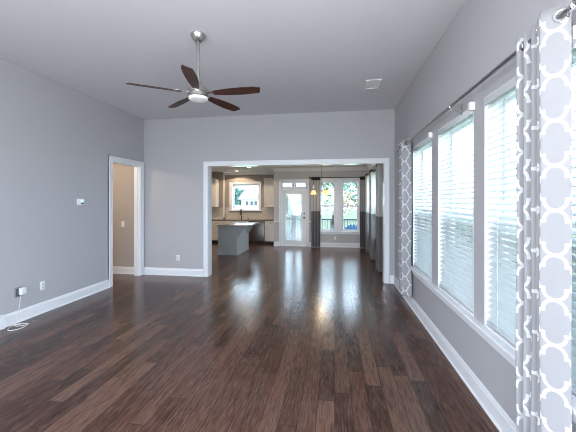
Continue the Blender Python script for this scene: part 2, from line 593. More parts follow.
struct('wall_left', MB().wall('x', XL - .12, XL, YB - WT, YF, 0, HC, [(DOOR_A, DOOR_B, -1, DOOR_T)]), M['wall'], origin=(0, 0, 0))
struct('wall_right', MB().wall('x', XR, XR + WT, YB - WT, YP, 0, HC, [(a, b, WIN_Z0, WIN_Z1) for a, b in R_WINS + SIDE_WINS]), M['wall'], origin=(0, 0, 0))
struct('wall_right_dining', MB().wall('x', XR, XR + WT, YP, YD + WT, 0, HF, [(a, b, WIN_Z0, WIN_Z1) for a, b in RD_WINS]), M['dwall'], origin=(0, 0, 0))
struct('wall_far', MB().wall('y', YF, YP, XK - .1, XR, 0, HC + .1, [(OPEN_L, OPEN_R, -1, OPEN_T)]), M['wall'], origin=(0, 0, 0))
struct('wall_hall', MB().box(XK, XL - .12, YF - .012, YF, 0, HF).box(XK, XL - .12, 3.5, 3.6, 0, HF).box(XK - .1, XK, 3.5, YF, 0, HF), M['hwall'], origin=(0, 0, 0))
struct('wall_back', MB().wall('y', YB - WT, YB, XL, XR, 0, HC, [(a, b, .3, 2.6) for a, b in B_WINS]), M['wall'], origin=(0, 0, 0))
struct('wall_dining', MB().wall('y', YD, YD + WT, XJ, XR, 0, HF, [(a, b, D_Z0, D_Z1) for a, b in D_WINS] + [(BD_X0, BD_X1, -1, BD_T)]), M['dwall'], origin=(0, 0, 0))
struct('wall_kitchen', MB().wall('y', YK, YK + WT, XK, XJ, 0, HF, [KW]).box(XK, -4.26, YK - .16, YK, 0, HF)
       .box(XJ, XJ + .12, YD + WT, YK + WT, 0, HF).box(XK - .1, XK, YP, YK + WT, 0, HF), M['kwall'], origin=(0, 0, 0))
struct('trim_11', MB().box(-4.262, -4.222, YK - .165, YK - .02, .9, HF - .01, .006), M['cab'], origin=(0, 0, 0))  # cream strip stands in for light caught on the wall corner

BASE = [(0, 0), (.026, 0), (.026, .012), (.016, .022), (.016, .118), (.011, .126), (.011, .136), (.004, .150), (0, .150)]
struct('baseboard_left', MB().run((XL, 3.25), (XL, DOOR_A - .09), (1, 0), BASE).run((XL, YB), (XL, 3.25), (1, 0), BASE)
       .box(XL, XL + .05, 2.6, 3.262, 0, .165, .003), M['trim'], smooth=12, origin=(0, 0, 0))
struct('baseboard_right', MB().run((XR, YB), (XR, YF), (-1, 0), BASE), M['trim'], smooth=12, origin=(0, 0, 0))
struct('baseboard_far', MB().run((XL, YF), (OPEN_L - .09, YF), (0, -1), BASE).run((OPEN_R + .09, YF), (XR, YF), (0, -1), BASE), M['trim'], smooth=12, origin=(0, 0, 0))
struct('baseboard_hall', MB().run((XK, YF - .012), (XL - .12, YF - .012), (0, -1), BASE), M['trim'], smooth=12, origin=(0, 0, 0))
struct('baseboard_dining', MB().run((XJ - .0, YD), (BD_X0 - .08, YD), (0, -1), BASE).run((BD_X1 + .08, YD), (XR, YD), (0, -1), BASE)
       .run((XR, YP), (XR, YD), (-1, 0), BASE), M['trim'], smooth=12, origin=(0, 0, 0))
RAIL = [(0, .815), (.012, .82), (.03, .845), (.03, .862), (0, .868)]
struct('trim_1', MB().run((XJ, YD), (BD_X0 - .08, YD), (0, -1), RAIL).run((BD_X1 + .08, YD), (-.58, YD), (0, -1), RAIL), M['trim'], origin=(0, 0, 0))
CROWN = [(0, HF), (.09, HF), (.085, HF - .02), (.05, HF - .05), (.02, HF - .085), (.012, HF - .11), (0, HF - .11)]
struct('trim_2', MB().run((XJ, YD), (XR, YD), (0, -1), CROWN).run((XR, YP), (XR, YD), (-1, 0), CROWN).run((XK, YK), (XJ, YK), (0, -1), [(d, z) for d, z in CROWN])
       .run((XJ, YD), (XJ, YK), (-1, 0), CROWN), M['trim'], origin=(0, 0, 0))

def casing(mb, axis, face, sgn, u0, u1, z0, z1, w=.09, t=.02, bottom=False):
    """flat casing with an outer back band round a hole; projects from 'face' in direction sgn"""
    def bx(a, b, c, d, tt):
        lo, hi = sorted((face, face + sgn * tt))
        if axis == 'y': mb.box(a, b, lo, hi, c, d, .003)
        else: mb.box(lo, hi, a, b, c, d, .003)
    bx(u0 - w, u0, z0, z1, t); bx(u1, u1 + w, z0, z1, t); bx(u0 - w, u1 + w, z1, z1 + w, t)
    bx(u0 - w, u0 - w + .022, z0, z1 + w, t + .01); bx(u1 + w - .022, u1 + w, z0, z1 + w, t + .01); bx(u0 - w, u1 + w, z1 + w - .022, z1 + w, t + .01)
    if bottom:
        bx(u0 - w, u1 + w, z0 - w, z0, t)
    return mb

# big cased opening and the hall doorway
mb = casing(MB(), 'y', YF, -1, OPEN_L + .012, OPEN_R - .012, 0, OPEN_T - .012)
mb.box(OPEN_L, OPEN_L + .015, YF - .005, YP + .005, 0, OPEN_T).box(OPEN_R - .015, OPEN_R, YF - .005, YP + .005, 0, OPEN_T).box(OPEN_L, OPEN_R, YF - .005, YP + .005, OPEN_T - .015, OPEN_T)
casing(mb, 'y', YP, 1, OPEN_L + .012, OPEN_R - .012, 0, OPEN_T - .012)
struct('trim_3', mb, M['gloss'], origin=(0, 0, 0))
mb = casing(MB(), 'x', XL, 1, DOOR_A, DOOR_B, 0, DOOR_T)
mb.box(XL - .125, XL + .005, DOOR_A - .002, DOOR_A + .012, 0, DOOR_T).box(XL - .125, XL + .005, DOOR_B - .012, DOOR_B + .002, 0, DOOR_T).box(XL - .125, XL + .005, DOOR_A, DOOR_B, DOOR_T - .012, DOOR_T + .002)
mb.box(XL - .075, XL - .045, DOOR_B - .024, DOOR_B - .012, 0, DOOR_T - .012).box(XL - .075, XL - .045, DOOR_A, DOOR_B, DOOR_T - .024, DOOR_T - .012)
struct('trim_4', mb, M['trim'], origin=(0, 0, 0))

# ------------------------------------------------------------------ windows
WN = [0]
def window(axis, face, out, u0, u1, z0, z1, hung=True, depth=WT, screen=True, label=None, frame=.035, rail=None):
    """frame lining the hole, two sashes each with its pane; face = room side of the wall, out = +1/-1 outward"""
    WN[0] += 1
    def bx(mb, a, b, c, d, d0, d1, bev=.002):
        lo, hi = sorted((face + out * d0, face + out * d1))
        if axis == 'y': mb.box(a, b, lo, hi, c, d, bev)
        else: mb.box(lo, hi, a, b, c, d, bev)
        return mb
    def ring(d0, d1, a, b, c, d, w):
        mb = MB()
        bx(mb, a, a + w, c, d, d0, d1); bx(mb, b - w, b, c, d, d0, d1)
        bx(mb, a + w, b - w, c, c + w, d0, d1); bx(mb, a + w, b - w, d - w, d, d0, d1)
        return mb
    o = struct('window_%d' % WN[0], ring(.0, depth + .01, u0 - .001, u1 + .001, z0 - .001, z1 + .001, .018), M['trim'], label=label, origin=(0, 0, 0))
    i0, i1, j0, j1 = u0 + .018, u1 - .018, z0 + .018, z1 - .018
    if hung:
        mid = rail or (z0 + z1) / 2
        up = build('upper_sash', ring(depth - .035, depth, i0, i1, mid - .03, j1, frame + .008), M['trim'], o)
        lo = build('lower_sash', ring(depth - .07, depth - .036, i0, i1, j0, mid + .03, frame + .008), M['trim'], o)
        build('pane', bx(MB(), i0 + frame, i1 - frame, mid - .03 + frame, j1 - frame, depth - .02, depth - .016, 0), M['glass'], up)
        build('pane', bx(MB(), i0 + frame, i1 - frame, j0 + frame, mid + .03 - frame, depth - .056, depth - .052, 0), M['glass'], lo)
        if screen:
            build('insect_screen', bx(MB(), i0 + .01, i1 - .01, j0, mid, depth - .008, depth - .006, 0), M['screen'], o)
    else:
        up = build('sash', ring(depth - .06, depth - .02, i0, i1, j0, j1, frame), M['trim'], o)
        build('pane', bx(MB(), i0 + frame, i1 - frame, j0 + frame, j1 - frame, depth - .04, depth - .036, 0), M['glass'], up)
    return o

for a, b in R_WINS:
    window('x', XR, 1, a, b, WIN_Z0, WIN_Z1, rail=1.385)
for a, b in RD_WINS + SIDE_WINS:
    window('x', XR, 1, a, b, WIN_Z0, WIN_Z1, rail=1.385)
for a, b in D_WINS:
    window('y', YD, 1, a, b, D_Z0, D_Z1, rail=1.385, frame=.03)
window('y', YK, 1, *KW, hung=False)
for a, b in B_WINS:
    window('y', YB, -1, a, b, .3, 2.6, screen=False)

# casing boards, stools and aprons
def ww_trim(mb, x, wins, s):
    y0, y1 = wins[-1][0], wins[0][1]
    mb.box(x - .055, x + .07, y0 - .11, y1 + .11, WIN_Z0 - .024, WIN_Z0 + .001, .006)
    mb.box(x - .018, x, y0 - .09, y1 + .09, WIN_Z0 - .09, WIN_Z0 - .024, .004)
    return mb
struct('trim_5', ww_trim(MB(), XR, R_WINS, 1), M['trim'], origin=(0, 0, 0))
struct('trim_6', ww_trim(MB(), XR, RD_WINS, 1), M['trim'], origin=(0, 0, 0))
mb = MB()
dx0, dx1 = D_WINS[0][0], D_WINS[1][1]
mb.box(dx0 - .06, dx1 + .06, YD - .02, YD, D_Z1, D_Z1 + .10, .003)
mb.box(dx0 - .06, dx0, YD - .02, YD, D_Z0, D_Z1, .003).box(dx1, dx1 + .06, YD - .02, YD, D_Z0, D_Z1, .003).box(D_WINS[0][1], D_WINS[1][0], YD - .02, YD, D_Z0, D_Z1, .003)
mb.box(dx0 - .09, dx1 + .09, YD - .06, YD + .05, D_Z0 - .025, D_Z0 + .001, .005).box(dx0 - .06, dx1 + .06, YD - .018, YD, D_Z0 - .09, D_Z0 - .025, .003)
struct('trim_7', mb, M['trim'], origin=(0, 0, 0))
mb = casing(MB(), 'y', YK, -1, KW[0], KW[1], KW[2], KW[3], w=.10)
mb.box(KW[0] - .12, KW[1] + .12, YK - .05, YK + .04, KW[2] - .03, KW[2] + .001, .004)
struct('trim_8', mb, M['trim'], origin=(0, 0, 0))
mb = casing(MB(), 'y', YD, -1, BD_X0, BD_X1, 0, BD_T, w=.085)
mb.box(BD_X0, BD_X1, YD, YD + WT, 1.95, 2.03, .003)           # transom bar
mb.box(BD_X0 - .001, BD_X0 + .02, YD, YD + WT, 0, BD_T).box(BD_X1 - .02, BD_X1 + .001, YD, YD + WT, 0, BD_T).box(BD_X0, BD_X1, YD, YD + WT, BD_T - .02, BD_T + .001)
mb.box(BD_X0, BD_X1, YD, YD + WT, 0, .035, .004)
struct('trim_9', mb, M['trim'], origin=(0, 0, 0))
# transom window
mb = MB()
for a, b, c, d in ((BD_X0 + .02, BD_X0 + .05, 2.03, 2.19), (BD_X1 - .05, BD_X1 - .02, 2.03, 2.19), (BD_X0 + .05, BD_X1 - .05, 2.03, 2.055), (BD_X0 + .05, BD_X1 - .05, 2.165, 2.19), (-1.39, -1.37, 2.055, 2.165)):
    mb.box(a, b, YD + .05, YD + .09, c, d, .002)
tw = struct('window_%d' % (WN[0] + 1), mb, M['trim'], origin=(0, 0, 0))
build('pane', MB().box(BD_X0 + .05, BD_X1 - .05, YD + .068, YD + .072, 2.055, 2.165), M['glass'], tw)

# glazed back door
DX0, DX1 = BD_X0 + .022, BD_X1 - .022
mb = MB()
GX0, GX1, GZ0, GZ1 = -1.675, -1.115, .20, 1.80
mb.box(DX0, GX0, YD + .03, YD + .075, .04, 1.945, .003).box(GX1, DX1, YD + .03, YD + .075, .04, 1.945, .003)
mb.box(GX0, GX1, YD + .03, YD + .075, .04, GZ0, .003).box(GX0, GX1, YD + .03, YD + .075, GZ1, 1.945, .003)
door = struct('door_1', mb, M['trim'], label='white glazed back door with enclosed mini blinds', origin=(0, 0, 0))
mb = MB()
for a, b, c, d in ((GX0 - .025, GX0 + .01, GZ0 - .025, GZ1 + .025), (GX1 - .01, GX1 + .025, GZ0 - .025, GZ1 + .025), (GX0 + .01, GX1 - .01, GZ0 - .025, GZ0 + .01), (GX0 + .01, GX1 - .01, GZ1 - .01, GZ1 + .025)):
    mb.box(a, b, YD + .018, YD + .03, c, d, .004)
build('glazing_bead', mb, M['trim'], door)
build('pane', MB().box(GX0, GX1, YD + .045, YD + .049, GZ0, GZ1), M['glass'], door)
mb = MB()
z = GZ0 + .02
while z < GZ1 - .02:
    mb.box(GX0 + .01, GX1 - .01, -.0075, .0075, -.0006, .0006, mtx=Matrix.Translation((0, YD + .0585, z)) @ Matrix.Rotation(math.radians(36), 4, 'X'))
    z += .0135
build('mini_blind', mb, M['mini'], door, smooth=0)
mb = MB().lathe([(0, 0), (.03, 0), (.03, .008), (.012, .012), (.012, .035), (.028, .045), (.03, .06), (.02, .072), (0, .074)], 16, (DX1 - .06, YD + .03, .985), Matrix.Rotation(PI / 2, 4, 'X'))
build('door_knob', mb, M['bronze'], door)
mb = MB().lathe([(0, 0), (.028, 0), (.028, .012), (.018, .018), (0, .018)], 16, (DX1 - .06, YD + .03, 1.13), Matrix.Rotation(PI / 2, 4, 'X'))
build('deadbolt', mb, M['bronze'], door)

# ================================================================== BLINDS on the great-room windows
def make_blind(a, b, label):
    w = b - a - .042
    root = thing('window_blind', (XR + .034, (a + b) / 2, WIN_Z0), label, 'blind', 'white slatted blinds on the great room windows')
    H = WIN_Z1 - WIN_Z0
    hr = MB().box(-.028, .028, -w / 2, w / 2, H - .055, H - .02, .003).box(-.045, -.036, -w / 2 - .003, w / 2 + .003, H - .068, H - .019, .003, 2)
    build('head_rail', hr, M['slat'], root, local=True)
    mb = MB()
    tilt = math.radians(-27)
    n = 0
    z = .075
    while z < H - .075:
        # slightly crowned slat
        pts = [(-.025, -.0012), (-.0125, .0012), (0, .002), (.0125, .0012), (.025, -.0012)]
        poly = [(x, zz + .0013) for x, zz in pts] + [(x, zz - .0013) for x, zz in reversed(pts)]
        mtx = Matrix.Translation((0, 0, z)) @ Matrix.Rotation(tilt, 4, 'Y')
        mb.prism(poly, 'y', -w / 2, w / 2, mtx=mtx)
        z += .0445; n += 1
    build('slats', mb, M['slat'], root, local=True, smooth=50)
    build('bottom_rail', MB().box(-.026, .026, -w / 2, w / 2, .025, .048, .004, 2), M['slat'], root, local=True)
    for u in (-.32, 0, .32):
        mb = MB()
        for x in (-.026, .026):
            mb.box(x - .0012, x + .0012, u * w - .0016, u * w + .0016, .04, H - .05)
        build('ladder_cord', mb, M['cord'], root, local=True, smooth=0)
    build('tilt_wand', MB().tube([(-.05, w / 2 - .07, H - .08), (-.052, w / 2 - .07, H - .75)], .004, 6), M['white_plastic'], root, local=True)
    build('end_return', MB().box(-.075, -.034, -w / 2 - .045, -w / 2 - .005, H - .045, H + .02, .004), M['white_plastic'], root, local=True)
    return root
make_blind(*R_WINS[0], 'white slatted blind in the right wall window beside the slim far trellis curtain')
make_blind(*R_WINS[1], 'white slatted blind in the middle of the three right wall windows')
make_blind(*R_WINS[2], 'white slatted blind in the nearest right wall window, partly behind the wide near curtain')

# ================================================================== CURTAINS
def cloth(path, z0, z1, mats, splits=(), dz=.06, flare=None, centre=None):
    """pleated cloth swept down from a plan path [(x,y)]; UV in metres of cloth; returns MB-like bmesh"""
    mb = MB()
    bm = mb.bm
    uvl = bm.loops.layers.uv.new('UVMap')
    # smooth the path with Catmull-Rom
    P = [Vector((x, y)) for x, y in path]
    fine = []
    for i in range(len(P) - 1):
        p0, p1, p2, p3 = P[max(i - 1, 0)], P[i], P[i + 1], P[min(i + 2, len(P) - 1)]
        for s in range(8):
            t = s / 8
            fine.append(.5 * ((2 * p1) + (p2 - p0) * t + (2 * p0 - 5 * p1 + 4 * p2 - p3) * t * t + (3 * p1 - p0 - 3 * p2 + p3) * t ** 3))
    fine.append(P[-1])
    us = [0]
    for a, b in zip(fine, fine[1:]):
        us.append(us[-1] + (b - a).length)
    if centre is not None:          # cloth coordinate zero sits at this path corner
        us = [q - us[centre * 8] - .058 for q in us]
    zs = [z1]
    cuts = sorted([s for s in splits], reverse=True)
    z = z1
    while z > z0 + 1e-6:
        nz = max(z - dz, z0)
        for c in cuts:
            if z > c + 1e-6 > nz: nz = c
        z = nz; zs.append(z)
    cx = sum(p.x for p in fine) / len(fine); cy = sum(p.y for p in fine) / len(fine)
    rows = []
    for z in zs:
        k = (z1 - z) / (z1 - z0)
        row = []
        for i, p in enumerate(fine):
            wob = .006 * k * math.sin(7 * us[i] + 5 * z)
            sx = 1 + (flare or 0) * k
            row.append(bm.verts.new((cx + (p.x - cx) * sx + wob, cy + (p.y - cy) * (1 + .02 * k) + wob * .5, z)))
        rows.append(row)
    for r in range(len(rows) - 1):
        zm = (zs[r] + zs[r + 1]) / 2
        mi = sum(1 for c in cuts if zm < c)
        for i in range(len(fine) - 1):
            f = bm.faces.new((rows[r][i], rows[r + 1][i], rows[r + 1][i + 1], rows[r][i + 1]))
            f.material_index = min(mi, len(mats) - 1)
            for lp, (uu, vv) in zip(f.loops, ((us[i], zs[r]), (us[i], zs[r + 1]), (us[i + 1], zs[r + 1]), (us[i + 1], zs[r]))):
                lp[uvl].uv = (uu, vv)
    return mb

def add_cloth(o):
    s = o.modifiers.new('thickness', 'SOLIDIFY'); s.thickness = .003; s.offset = 0

def ring_mesh(c, nrm, R, r):
    nrm = Vector(nrm).normalized(); u = nrm.orthogonal().normalized(); w = nrm.cross(u)
    return MB().tube([Vector(c) + R * (math.cos(2 * PI * k / 20) * u + math.sin(2 * PI * k / 20) * w) for k in range(20)], r, 8, closed=True)

RODX, RODZ = 1.02, 2.375
# near panel: tight folds at its far side, one broad face turned to the room
near_path = [(1.035, 1.945), (1.0, 1.912), (1.07, 1.88), (.996, 1.842), (1.07, 1.81), (.992, 1.77), (1.07, 1.74), (.984, 1.71), (1.055, 1.685), (1.0, 1.672), (.966, 1.66), (.99, 1.632), (1.02, 1.603), (1.048, 1.580)]
t = thing('trellis_curtain', (RODX, 1.75, .1), 'wide grey and white trellis curtain nearest the camera', 'curtain', 'trellis curtains on the right wall rod')
c = build('curtain_cloth', cloth(near_path, .12, 2.43, [M['trellis']], centre=10), M['trellis'], t, smooth=80); add_cloth(c)
for (x, y), nr in (((1.02, 1.598), (-.6, -.7, 0)), ((1.02, 1.715), (.6, -.6, 0)), ((1.02, 1.755), (-.6, -.6, 0)), ((1.02, 1.885), (.6, -.6, 0))):
    build('grommet', ring_mesh((x, y, RODZ), nr, .026, .006), M['chrome'], t)
far_path = [(1.05, 5.17), (.99, 5.12), (1.075, 5.06), (.985, 5.0), (1.075, 4.95), (.98, 4.89), (1.06, 4.84), (.96, 4.775), (1.0, 4.735), (1.04, 4.695), (1.072, 4.66)]
t = thing('trellis_curtain', (RODX, 4.85, .1), 'slim grey and white trellis curtain at the far end of the right wall rod', 'curtain', 'trellis curtains on the right wall rod')
c = build('curtain_cloth', cloth(far_path, .17, 2.43, [M['trellis']], centre=7), M['trellis'], t, smooth=80); add_cloth(c)
for (x, y), nr in (((1.02, 4.713), (-.6, -.7, 0)), ((1.02, 4.86), (.6, -.6, 0)), ((1.02, 5.09), (-.6, -.6, 0))):
    build('grommet', ring_mesh((x, y, RODZ), nr, .026, .006), M['bronze'], t)

def bracket(mb, x, y, z, wall_x):
    mb.box(wall_x - .006, wall_x, y - .014, y + .014, z - .085, z + .01, .002)
    mb.tube([(wall_x - .003, y, z - .05), (x, y, z - .05), (x, y, z - .012)], .0055, 8)
    mb.tube([(x - .016, y, z + .004), (x - .012, y, z - .012), (x, y, z - .017), (x + .012, y, z - .012), (x + .016, y, z + .004)], .004, 8)
    return mb
t = thing('curtain_rod', (RODX, 3.3, RODZ), 'long dark metal curtain rod above the three blinds on the right wall', 'curtain rod')
build('rod', MB().tube([(RODX, 1.53, RODZ), (RODX, 5.26, RODZ)], .0125, 14), M['rod'], t)
for y in (2.97, 5.22):
    build('bracket', bracket(MB(), RODX, y, RODZ, XR), M['nickel'], t)
for y, s in ((1.53, -1), (5.26, 1)):
    mt = Matrix.Rotation(s * -PI / 2, 4, 'X')
    build('finial', MB().lathe([(0, -.01), (.017, -.01), (.017, .012), (.011, .016), (.011, .022), (.022, .03), (.031, .044), (.033, .056), (.028, .072), (.014, .083), (0, .086)], 18, (RODX, y, RODZ), mt), M['chrome'], t)

def wave(x, y0, y1, n, amp, along='y'):
    pts = []
    for i in range(2 * n + 1):
        u = y0 + (y1 - y0) * i / (2 * n)
        d = amp * (1 if i % 2 else -1)
        pts.append((x + d, u) if along == 'y' else (u, x + d))
    return pts

BANDS = [M['band_dark'], M['band_light'], M['band_grey']]
def banded(path, label, loc, z0=.02, z1=2.36, dark=2.25, low=1.21):
    o = build('banded_curtain', cloth(path, z0, z1, BANDS, splits=(dark, low)), BANDS, None, smooth=80, origin=loc)
    add_cloth(o)
    return tag(o, label, 'curtain', 'two tone curtains in the dining area')
banded(wave(YD - .12, -.775, -.475, 3, .035, 'x'), 'two tone curtain hanging left of the double dining window, beside the glazed door', (-.62, YD - .12, .02))
banded(wave(YD - .13, .815, 1.0, 3, .04, 'x'), 'two tone curtain right of the double dining window, in the corner', (.91, YD - .13, .02))
banded(wave(.99, 9.95, 9.55, 3, .06), 'two tone curtain on the right dining wall nearest the corner', (.99, 9.75, .02), dark=2.31)
banded(wave(.99, 8.80, 8.35, 3, .06), 'two tone curtain on the right dining wall between its two windows', (.99, 8.6, .02), dark=2.31)
banded(wave(.985, 7.40, 6.95, 3, .06), 'two tone curtain on the right dining wall nearest the cased opening', (1.0, 7.2, .02), dark=2.33)
t = thing('curtain_rod', (.1, YD - .12, 2.33), 'dark curtain rod above the double dining window', 'curtain rod', 'dining curtain rods')
build('rod', MB().tube([(-.84, YD - .12, 2.335), (1.03, YD - .12, 2.335)], .011, 10), M['bronze'], t)
for x in (-.84, 1.03):
    build('finial', MB().lathe([(0, -.03), (.018, -.022), (.028, 0), (.018, .022), (0, .03)], 12, (x, YD - .12, 2.335)), M['bronze'], t)
for x in (-.80, .79):
    build('bracket', MB().tube([(x, YD, 2.32), (x, YD - .12, 2.32)], .007, 8), M['bronze'], t)
t = thing('curtain_rod', (.99, 8.4, 2.33), 'dark curtain rod along the right dining wall', 'curtain rod', 'dining curtain rods')
build('rod', MB().tube([(.99, 6.86, 2.335), (.99, 10.05, 2.335)], .011, 10), M['bronze'], t)
for y in (6.86, 10.05):
    build('finial', MB().lathe([(0, -.03), (.018, -.022), (.028, 0), (.018, .022), (0, .03)], 12, (.99, y, 2.335)), M['bronze'], t)
for y in (6.9, 10.0):
    build('bracket', MB().tube([(XR, y, 2.32), (.99, y, 2.32)], .007, 8), M['bronze'], t)

# ================================================================== CEILING FAN
FX, FY, FZ = -1.395, 3.085, 2.645
t = thing('ceiling_fan', (FX, FY, HC), 'five blade ceiling fan with dark wood blades and brushed nickel housing', 'ceiling fan')
build('canopy', MB().lathe([(0, HC), (.072, HC), (.076, HC - .012), (.070, HC - .030), (.050, HC - .060), (.026, HC - .082), (.018, HC - .084), (0, HC - .084)], 28, (FX, FY, 0)), M['nickel'], t)
build('downrod', MB().tube([(FX, FY, HC - .07), (FX, FY, FZ + .10)], .017, 14), M['nickel'], t)
build('motor_housing', MB().lathe([(0, FZ + .13), (.024, FZ + .13), (.028, FZ + .10), (.055, FZ + .085), (.095, FZ + .06), (.105, FZ + .045), (.105, FZ + .012), (.098, FZ + .006), (.098, FZ - .006), (.105, FZ - .012), (.105, FZ - .032), (.098, FZ - .038), (0, FZ - .038)], 32, (FX, FY, 0)), M['nickel'], t)
build('light_globe', MB().lathe([(0, FZ - .036), (.096, FZ - .036), (.098, FZ - .052), (.088, FZ - .064), (.05, FZ - .071), (0, FZ - .073)], 32, (FX, FY, 0)), M['globe'], t)
BL = [(.165, -.034), (.30, -.054), (.48, -.064), (.60, -.062), (.660, -.046), (.668, -.040), (.648, .034), (.638, .046), (.48, .060), (.30, .052), (.165, .034)]
def blade_meshes():
    top = MB().prism(BL, 'z', -.004, .004)
    arm = MB().prism([(.07, -.018), (.13, -.022), (.20, -.036), (.245, -.030), (.25, 0), (.245, .030), (.20, .036), (.13, .022), (.07, .018)], 'z', .004, .010, .002)
    return top, arm
blades = []
for i in range(5):
    ang = math.radians(-1.5 + 72 * i)
    if i == 0:
        a, b = blade_meshes()
        bl = build('blade', a, M['blade'], t, local=True, smooth=0)
        ar = build('blade_arm', b, M['nickel'], bl, local=True)
        bv = bl.modifiers.new('edge', 'BEVEL'); bv.width = .002; bv.segments = 2
        proto = bl
    else:
        bl = dup(proto, t)
    bl.location = (0, 0, FZ - HC + .0)
    bl.rotation_euler = (Matrix.Rotation(ang, 3, 'Z') @ Matrix.Rotation(math.radians(-13), 3, 'X')).to_euler()

# ceiling register
t = thing('ceiling_register', (.55, 4.76, HC), 'white ceiling air register near the right wall', 'vent')
mb = MB()
VX0, VX1, VY0, VY1 = .44, .66, 4.58, 4.94
for a, b, c, d in ((VX0, VX1, VY0, VY0 + .035), (VX0, VX1, VY1 - .035, VY1), (VX0, VX0 + .035, VY0 + .035, VY1 - .035), (VX1 - .035, VX1, VY0 + .035, VY1 - .035)):
    mb.box(a, b, c, d, HC - .014, HC, .004)
build('frame', mb, M['white_plastic'], t)
mb = MB()
for i in range(9):
    y = VY0 + .055 + i * .031
    mb.box(VX0 + .035, VX1 - .035, y - .012, y + .012, HC - .0045, HC - .003, mtx=None)
build('louvers', mb, M['white_plastic'], t, smooth=0)
build('duct_backing', MB().box(VX0 + .03, VX1 - .03, VY0 + .03, VY1 - .03, HC - .002, HC - .0005), M['dark_grey'], t, smooth=0)

# ================================================================== WALL PLATES
def outlet(name, loc, nrm, label, slots=True, group='duplex wall outlets'):
    t = thing(name, loc, label, 'outlet' if slots else 'light switch', group if slots else None, math.atan2(nrm[1], nrm[0]))
    build('cover_plate', MB().box(0, .006, -.036, .036, -.058, .058, .003, 2), M['white_plastic'], t, local=True)
    if slots:
        for zc in (.026, -.026):
            r = build('receptacle', MB().box(.005, .009, -.017, .017, zc - .016, zc + .016, .003, 2), M['white_plastic'], t, local=True)
            build('slots', MB().box(.0088, .0094, -.010, -.005, zc - .008, zc + .009).box(.0088, .0094, .005, .010, zc - .008, zc + .009).box(.0088, .0094, -.002, .002, zc - .012, zc - .008), M['dark'], r, local=True, smooth=0)
    else:
        build('toggle', MB().box(.005, .02, -.005, .005, -.006, .012, .002), M['white_plastic'], t, local=True)
    return t
outlet('wall_outlet', (XL, 3.79, .375), (1, 0), 'white wall outlet on the left wall, with nothing plugged in')
outlet('wall_outlet', (-3.21, YF, .364), (0, -1), 'white wall outlet on the far wall left of the cased opening')
outlet('wall_outlet', (.012, YD, .30), (0, -1), 'white wall outlet under the double dining window')
outlet('light_switch', (-4.45, YF - .012, 1.056), (0, -1), 'white switch plate on the beige hall wall', slots=False)

t = thing('thermostat', (XL, 4.44, 1.525), 'white thermostat with lit screen on the left wall', 'thermostat')
build('body', MB().box(XL, XL + .025, 4.375, 4.505, 1.475, 1.575, .006, 2), M['white_plastic'], t)
build('screen', MB().box(XL + .0245, XL + .027, 4.43, 4.485, 1.525, 1.56), M['lcd'], t)
build('button_strip', MB().box(XL + .0245, XL + .027, 4.43, 4.49, 1.49, 1.512), M['dark_grey'], t)

t = thing('wall_box', (XL, 3.455, .385), 'grey cable wall plate holding a white adapter on the left wall', 'wall plate')
build('cover_plate', MB().box(XL, XL + .008, 3.405, 3.515, .315, .445, .003), M['khaki'], t)
build('opening', MB().box(XL + .0075, XL + .0095, 3.42, 3.50, .33, .43), M['dark_grey'], t)
t = thing('power_adapter', (XL + .01, 3.49, .40), 'white power adapter on the grey wall plate with a thin cable coiled on the floor', 'adapter')
build('body', MB().box(XL + .01, XL + .055, 3.452, 3.525, .345, .432, .008, 2), M['white_plastic'], t)
cab = [(XL + .03, 3.47, .345), (XL + .028, 3.455, .25), (XL + .030, 3.44, .165), (XL + .034, 3.41, .06), (XL + .055, 3.37, .012), (-3.86, 3.33, .006), (-3.80, 3.36, .006), (-3.775, 3.41, .006), (-3.82, 3.425, .006), (-3.90, 3.40, .006), (-3.925, 3.34, .006), (-3.87, 3.24, .006), (-3.81, 3.20, .006), (-3.755, 3.24, .006), (-3.74, 3.32, .006), (-3.775, 3.39, .010), (-3.84, 3.40, .010), (-3.90, 3.36, .006), (-3.91, 3.31, .006)]
def smooth_pts(P, k=6):
    P = [Vector(p) for p in P]; out = []
    for i in range(len(P) - 1):
        p0, p1, p2, p3 = P[max(i - 1, 0)], P[i], P[i + 1], P[min(i + 2, len(P) - 1)]
        for s in range(k):
            u = s / k
            out.append(.5 * ((2 * p1) + (p2 - p0) * u + (2 * p0 - 5 * p1 + 4 * p2 - p3) * u * u + (3 * p1 - p0 - 3 * p2 + p3) * u ** 3))
    out.append(P[-1]); return out
build('cable', MB().tube(smooth_pts(cab), .004, 6), M['cord'], t)

